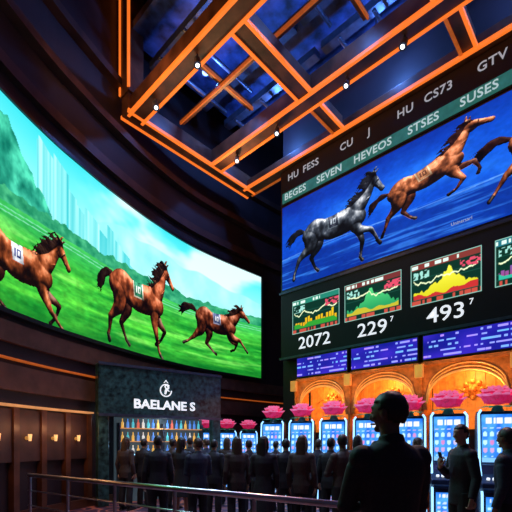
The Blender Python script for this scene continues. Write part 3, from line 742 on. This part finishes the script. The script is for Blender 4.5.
for px,v in ((272,8.5),(301,8.5),(333,8.5),(368,8.5),(409,8.5),(449,8.3),(499,8.2)):
    q=P(u_at(px,v),v,0); c=copy_tree(sl,q,math.radians(-20),1.03); top(c,'tall slot machine with blue screen and pink flower topper','slot machine','slot machines with flower toppers')
    light('POINT',q+Vector((-.35,-.75,1.5)),7,(.3,.6,1),.1)  # unseen lamp added for the glow of the machine's screen
for i,(x,y) in enumerate(((-.95,13.3),(-.25,13.9),(-1.6,12.9))):
    c=copy_tree(sl,Vector((x,y,0)),math.radians(8),.93); top(c,'slot machine with blue screen near the back wall','slot machine','slot machines with flower toppers')
drop_tree(sl)

# ---------------------------------------------------------------- railing
def rp_(x): return Vector((x,5.45-.7*(x+1.51),0))
xa,xb=-4.15,1.05
rr=empty('railing',rp_((xa+xb)/2)); top(rr,'polished metal crowd railing with posts','railing')
mb=MB(); mb.tube([rp_(xa)+Vector((0,0,1.0)),rp_(xb)+Vector((0,0,1.0))],[.035],14); mb.obj('top_rail',M_steel,rr,smooth=True)
for z in (.72,.45,.2):
    mb=MB(); mb.tube([rp_(xa)+Vector((0,0,z)),rp_(xb)+Vector((0,0,z))],[.012],8); mb.obj('lower_rail',M_steel,rr,smooth=True)
for i in range(6):
    p=rp_(xa+.05+(xb-xa-.1)*i/5)
    mb=MB(); mb.tube([p,p+Vector((0,0,.02)),p+Vector((0,0,.021)),p+Vector((0,0,.98))],[.08,.08,.024,.024],14); mb.obj('post',M_steel,rr)

# ---------------------------------------------------------------- people
def remesh(mb,name,mats,vox,it=4):
    me=mb.mesh(name,mats); o=bpy.data.objects.new(name,me); COL.objects.link(o)
    md=o.modifiers.new('r','REMESH'); md.mode='VOXEL'; md.voxel_size=vox; md.use_smooth_shade=True
    s=o.modifiers.new('s','SMOOTH'); s.factor=.5; s.iterations=it
    dg=bpy.context.evaluated_depsgraph_get(); dg.update()
    m2=bpy.data.meshes.new_from_object(o.evaluated_get(dg)); bpy.data.objects.remove(o)
    m2.name=name
    return m2
def hand(mb,w,d,n,sgn,curl=.35,m=0):
    w=Vector(w);d=Vector(d).normalized();n=Vector(n); n=(n-d*n.dot(d)).normalized(); s=d.cross(n)*sgn
    for k,(o_,L,r0) in enumerate(((.030,.070,.0095),(.010,.080,.0095),(-.010,.074,.009),(-.029,.058,.008))):
        p=w+d*.085+s*o_; pts=[p-d*.02,p]; a=0
        for seg,f in ((.45,1),(.32,1.),(.23,1.)):
            a+=curl*f; p=p+(d*math.cos(a)+n*math.sin(a))*L*seg*1.05; pts.append(p)
        mb.tube(pts,[r0,r0,r0*.95,r0*.88,r0*.7],8,m)
    p=w+d*.025+s*.03
    mb.tube([p,p+(s*.8+d*.6)*.03,p+(s*.7+d*.9+n*.3)*.055,p+(s*.55+d*1.1+n*.6)*.075],[.013,.0125,.011,.008],8,m)
def person(arms,female=False,skin=M_skin,hair=M_hair,coat=M_suit,longhair=False,skirt=False,vox=.012,headturn=0.,phone=False,name='person',wide=1.):
    root=empty(name,(0,0,0)); w=(.90 if female else 1.)*wide
    sh=.185*w
    Hm=Matrix.Translation((0,.02,1.62))@Matrix.Rotation(headturn,4,'Z')@Matrix.Translation((0,-.02,-1.62))
    def legs(mb,inf,z0=.0):
        for s in (-1,1):
            pts=[(s*.085,0,.95),(s*.10,.01,.74),(s*.105,.012,.52),(s*.108,-.012,.36),(s*.112,-.02,.09)]
            mb.tube(pts,[.098*w+inf,.085*w+inf,.060+inf*1.2,.056+inf*1.4,.040+inf*1.7],14)
    def torso(mb,inf,zb=.86,zt=1.54):
        rings=[(.80,.158,.115),(.86,.162,.118),(.94,.170,.122),(1.03,.158,.112),(1.12,.148,.105),(1.24,.165,.116),(1.34,.182,.122),(1.42,.182,.112),(1.475,.135,.088),(1.51,.078,.070),(1.54,.062,.062)]
        if female: rings=[(z,(rx*.9 if z!=.94 else rx*.98)-(.012 if 1.0<z<1.2 else 0),ry*.95+(.012 if 1.2<z<1.4 else 0)) for z,rx,ry in rings]
        rings=[r for r in rings if zb-.001<=r[0]<=zt+.001]
        mb.tube([(0,(.0 if z<1.3 else -.008),z) for z,_,_ in rings],[(rx*wide+inf,ry+inf) for _,rx,ry in rings],22,ref=(1,0,0))
    def armt(mb,inf,frac=1.):
        for s,(el,wr,hd,pnm) in zip((-1,1),arms):
            S=Vector((s*sh,-.005,1.425)); E=Vector(el); Wr=Vector(wr); Wq=E+(Wr-E)*frac
            mb.ell(S+Vector((s*-.01,0,-.005)),(.066+inf,.062+inf,.066+inf),nu=12,nv=8)
            mb.tube([S+Vector((-s*.04,0,.01)),S+(E-S)*.25,S+(E-S)*.6,E,E+(Wq-E)*.35,E+(Wq-E)*.7,Wq],[(.056+inf)*w,(.056+inf)*w,(.048+inf)*w,.042*w+inf,.040*w+inf,.033*w+inf*1.1,.026+inf*1.3],12)
            mb.ell(E,(.042*w+inf,)*3,nu=10,nv=8)
    mb=MB(); legs(mb,0); torso(mb,0); armt(mb,0)
    for s in (-1,1): mb.tube([(s*.112,-.05,.05),(s*.114,.02,.055),(s*.12,.12,.035),(s*.122,.18,.028)],[.036,.042,.036,.024],10)
    mb.tube([(0,-.012,1.46),(0,-.002,1.54),(0,.012,1.62)],[.066,.055 if not female else .047,.056 if not female else .048],14)
    def hf(p):
        q=p.copy()
        if q.z<0: q.x*=1-.28*(-q.z)**1.3; q.y*=(1-.10*-q.z) if q.y>0 else (1-.30*-q.z)
        if q.y>0: q.x*=1-.10*q.y; q.y*=.96
        return q
    mb.ell((0,.022,1.685),(.077,.098,.118),nu=24,nv=18,fn=hf,M=Hm)
    mb.ell((0,.085,1.592),(.026,.022,.020),nu=10,nv=8,M=Hm)
    mb.tube([(0,.108,1.702),(0,.121,1.675),(0,.130,1.655),(0,.112,1.645)],[.009,.011,.015,.012],8,M=Hm)
    mb.ell((0,.105,1.720),(.05,.014,.010),nu=10,nv=6,M=Hm)
    for s in (-1,1):
        mb.ell((s*.079,.012,1.68),(.010,.020,.032),nu=8,nv=8,M=Hm)
        mb.ell((s*.04,.085,1.655),(.022,.020,.018),nu=8,nv=6,M=Hm)
    for s,(el,wr,hd,pnm) in zip((-1,1),arms):
        d=Vector(hd).normalized(); n=Vector(pnm); n=(n-d*n.dot(d)).normalized(); Wr=Vector(wr)
        mb.tube([Wr-d*.02,Wr+d*.03,Wr+d*.09],[(.026,.02),(.036,.016),(.040,.013)],12,ref=tuple(d.cross(n)))
    me=remesh(mb,'body',[skin],vox)
    ex=MB()
    for s,(el,wr,hd,pnm) in zip((-1,1),arms): hand(ex,wr,hd,pnm,s*-1,curl=.75 if phone else .4)
    for s in (-1,1): ex.ell(Hm@Vector((s*.031,.100,1.688)),(.012,.008,.008),1,8,6)
    ex.ell(Hm@Vector((0,.109,1.622)),(.024,.007,.006),2,10,6)
    bm=bmesh.new(); bm.from_mesh(me)
    t=ex.mesh('t',[],True); t2=bmesh.new(); t2.from_mesh(t)
    vv=[bm.verts.new(x.co) for x in t2.verts]
    for f in t2.faces:
        nf=bm.faces.new([vv[x.index] for x in f.verts]); nf.material_index=f.material_index
    t2.free(); bm.to_mesh(me); bm.free()
    me.materials.clear()
    for x in (skin,M_eye,M_lip): me.materials.append(x)
    me.polygons.foreach_set('use_smooth',[True]*len(me.polygons))
    o=bpy.data.objects.new('body',me); COL.objects.link(o); par(o,root)
    def part(mbx,nm,m,v=vox,it=3):
        m2=remesh(mbx,nm,[m],v,it); m2.materials.clear(); m2.materials.append(m)
        o=bpy.data.objects.new(nm,m2); COL.objects.link(o); par(o,root); return o
    mb=MB(); torso(mb,.022,.80,1.51); armt(mb,.016,.96)
    n=18
    mb.tube([(0,-.018,1.49),(0,-.014,1.535),(0,-.010,1.555)],[(.088*w,.080),(.072,.070),(.069,.066)],n,ref=(1,0,0))
    if not female:
        for s in (-1,1): mb.tube([(s*.07,.03,1.52),(s*.075,.09,1.44),(s*.045,.125,1.30),(s*.01,.135,1.18)],[(.025,.01)]*4,8,ref=(1,0,0))
    part(mb,'jacket' if not female else 'coat',coat)
    if skirt:
        mb=MB(); mb.tube([(0,0,1.02),(0,0,.9),(0,0,.7),(0,0,.5)],[(.165,.12),(.19,.145),(.205,.17),(.23,.20)],22,ref=(1,0,0)); part(mb,'skirt',coat)
    else:
        mb=MB(); legs(mb,.018); mb.tube([(0,0,.84),(0,0,.93),(0,0,1.04)],[(.165,.12),(.178*w,.13),(.16*w,.118)],20,ref=(1,0,0)); part(mb,'trousers',M_trous)
    for s in (-1,1):
        mb=MB(); mb.tube([(s*.112,-.065,.04),(s*.112,-.02,.065),(s*.114,.05,.06),(s*.12,.13,.042),(s*.122,.20,.03)],[.036,.05,.048,.042,.026],12)
        mb.box((s*.115-.042,-.10,.0),(s*.115+.046,.21,.022))
        part(mb,'shoe',M_shoe)
    vs_=MB()
    vs_.ell((0,.008,1.698),(.084,.104,.113),nu=32,nv=22)
    keep=[]
    for f in vs_.f:
        c=sum((Vector(vs_.v[i]) for i in f),Vector())/len(f)
        front=c.y>.045 and c.z<1.745+.15*max(0,abs(c.x)-.03)
        side=c.y>-.01 and c.z<1.69
        low=c.z<1.625+max(0,(c.y+.05))*.5
        if not(front or side or low): keep.append(f)
    hb=MB(); hb.v=vs_.v; hb.f=keep; hb.m=[0]*len(keep)
    me=hb.mesh('hair',[hair],True)
    bm=bmesh.new(); bm.from_mesh(me)
    lo=[x for x in bm.verts if not x.link_faces]; bmesh.ops.delete(bm,geom=lo,context='VERTS')
    for x in bm.verts:
        x.co+= (x.co-Vector((0,.01,1.68))).normalized()*(random.uniform(-.002,.004)); x.co=Hm@x.co
    bm.to_mesh(me); bm.free()
    o=bpy.data.objects.new('hair',me); COL.objects.link(o); par(o,root)
    sd=o.modifiers.new('s','SOLIDIFY'); sd.thickness=.012; sd.offset=-1
    if longhair:
        mb=MB(); mb.tube([(0,-.03,1.76),(0,-.05,1.68),(0,-.065,1.58),(0,-.085,1.46),(0,-.095,1.36)],[(.07,.06),(.088,.062),(.092,.05),(.088,.035),(.06,.018)],18,ref=(1,0,0),M=Hm)
        for s in (-1,1): mb.tube([(s*.05,.0,1.76),(s*.078,.02,1.69),(s*.085,.01,1.6),(s*.08,-.02,1.5)],[.03,.022,.024,.012],8,M=Hm)
        part(mb,'long_hair',hair,.010,2)
    return root
DN=lambda s:((s*.245,-.03,1.14),(s*.262,.045,.89),(0,.12,-1),(-s,0,0))
DN2=lambda s:((s*.225,-.05,1.14),(s*.225,.03,.89),(0,.15,-1),(-s,0,0))
def BEND(s): return ((s*.225,.0,1.14),(s*.10,.21,1.10),(-s*.5,.7,.2),(0,-.3,1))
def PHONE(s): return ((s*.225,.05,1.15),(s*.07,.25,1.27),(-s*.2,.25,1),(0,-1,.2))
def CROSS(s): return ((s*.265,.07,1.15),(-s*.02,.215,1.19+.03*s),(-s,.1,.15),(0,-1,0))
def CROSSF(s): return ((s*.232,.08,1.145),(-s*.03,.215,1.19+.03*s),(-s,.1,.15),(0,-1,0))
fg=person([CROSSF(-1),CROSSF(1)],skin=M_skin2,coat=M_suit,vox=.009,headturn=math.radians(38),hair=M_hair,wide=.96)
fg.location=((390-256)/F*2.42,2.42,0); fg.rotation_euler=(0,0,math.radians(10)); fg.scale=(1.055,)*3
top(fg,'person in dark suit standing with folded arms watching the screens','person')
r1=person([DN(-1),PHONE(1)],skin=M_skin,coat=M_suit,vox=.011,headturn=math.radians(20),phone=True)
r1.location=((462-256)/F*5.1,5.1,0); r1.rotation_euler=(0,0,math.radians(95)); r1.scale=(1.01,)*3
top(r1,'person in black suit standing sideways holding a phone','person')
mb=MB(); mb.box((-.037,-.005,-.075),(.037,.005,.075)); po=mb.obj('phone',[M_phone],bevel=.004); top(po,'black smartphone held in the hand','phone')
Mr=Matrix.Translation(r1.location)@Matrix.Rotation(math.radians(95),4,'Z')@Matrix.Diagonal((1.01,)*3+(1,))
po.matrix_world=Mr@Matrix.Translation((.045,.255,1.385))@Matrix.Rotation(math.radians(-15),4,'X')
r2=person([DN(-1),DN(1)],skin=M_skin2,coat=M_suit2,vox=.011,headturn=math.radians(-15))
r2.location=((508-256)/F*4.5,4.5,0); r2.rotation_euler=(0,0,math.radians(40)); r2.scale=(.975,)*3
top(r2,'person in dark navy suit standing with arms lowered','person')
vA=person([DN(-1),DN(1)],vox=.012,coat=M_suit)
vB=person([BEND(-1),BEND(1)],vox=.012,coat=M_suit2,skin=M_skin,hair=M_hairb,headturn=math.radians(30))
vC=person([DN2(-1),DN2(1)],female=True,longhair=True,vox=.012,coat=M_suit3,hair=M_hairb)
vD=person([BEND(-1),DN2(1)],female=True,longhair=True,skirt=True,vox=.012,coat=M_suit,hair=M_hair,headturn=math.radians(-30))
vE=person([CROSS(-1),CROSS(1)],vox=.012,coat=M_suit3,skin=M_skin2,headturn=math.radians(-20))
LB={'A':(vA,'person in black suit standing with arms lowered'),'B':(vB,'person in navy jacket with hands held in front'),'C':(vC,'person with long brown hair in dark coat'),'D':(vD,'person with long dark hair in coat and skirt'),'E':(vE,'person in brown jacket standing with crossed arms')}
crowd=[(126,9.4,'C',-20,.95),(158,7.2,'A',20,.95),(173,9.6,'E',-30,.93),(182,8.3,'D',-10,.94),(198,7.0,'B',25,.925),(214,8.4,'A',-15,.915),(237,7.2,'C',15,.94),(249,9.0,'A',30,.91),(264,6.6,'D',-5,.94),(286,7.5,'A',10,.92),(302,6.6,'C',-20,.95),(318,8.4,'B',-25,.92),(343,6.3,'E',25,.955),(206,9.9,'B',40,.93),(144,9.8,'A',-20,.93),(358,7.9,'D',10,.96),(276,9.7,'A',0,.90),(227,10.2,'C',0,.95),(418,7.3,'C',30,.93),(299,9.2,'E',20,.90),(190,10.4,'A',10,.95),(331,7.4,'A',-30,.93),(260,8.0,'B',10,.88)]
bpy.context.view_layer.update()
for px,Y,k,yaw,sc in crowd:
    src,lb=LB[k]
    c=copy_tree(src,Vector(((px-256)/F*Y,Y,0)),math.radians(yaw),sc); c.name='person'; top(c,lb,'person','crowd watching the screens')
for k in LB: drop_tree(LB[k][0])

# ---------------------------------------------------------------- unseen lights added for rim and fill
light('SPOT',(-1,8.0,10.1),600,(.5,.6,1),.2,(-.5,8.5,0),70)
light('SPOT',(2,6.0,10.1),320,(.6,.5,1),.2,(2,7,0),70)
light('SPOT',(.5,12.6,9.6),2800,(.35,.6,1),.25,(-.3,7.5,1.2),45)
light('SPOT',(3.2,9.2,9.6),1400,(1,.5,.25),.25,(1.2,3.4,1.4),40)
light('SPOT',(-3.6,9.6,8.6),1000,(.4,.9,.9),.25,(.8,3.2,1.3),35)
light('SPOT',(-3.0,5.5,9.0),700,(.7,.75,1),.25,(-.5,8,1.2),50)
light('POINT',PB@Vector((PL/2,.12,2.1)),8,(.7,.85,1),.1)
light('SPOT',(-2.5,7,10),280,(1,.75,.6),.2,(-3.0,10.5,2.8),35)
light('SPOT',(-1.5,4.5,10),340,(1,.5,.28),.2,(-4.6,8.5,3.2),45)
light('SPOT',(-1.0,13.0,8.9),330,(1,.42,.15),.3,(-.5,9.0,11),110)
light('SPOT',(-4.0,8.5,8.9),330,(1,.42,.15),.3,(1,8.5,11),110)
light('SPOT',(-3.6,6.0,10.2),340,(1,.5,.25),.3,(-3.0,12.5,9.5),60)
w=bpy.data.worlds.new('w'); scene.world=w; w.use_nodes=True
w.node_tree.nodes['Background'].inputs[0].default_value=(.02,.02,.045,1); w.node_tree.nodes['Background'].inputs[1].default_value=.8
# ---------------------------------------------------------------- camera
cd=bpy.data.cameras.new('cam'); cd.sensor_width=36; cd.lens=F/512*36; cd.shift_y=(HY-256)/512; cd.clip_start=.05
cam=bpy.data.objects.new('cam',cd); cam.location=(0,0,HC); cam.rotation_euler=(math.radians(90),0,0); COL.objects.link(cam); scene.camera=cam
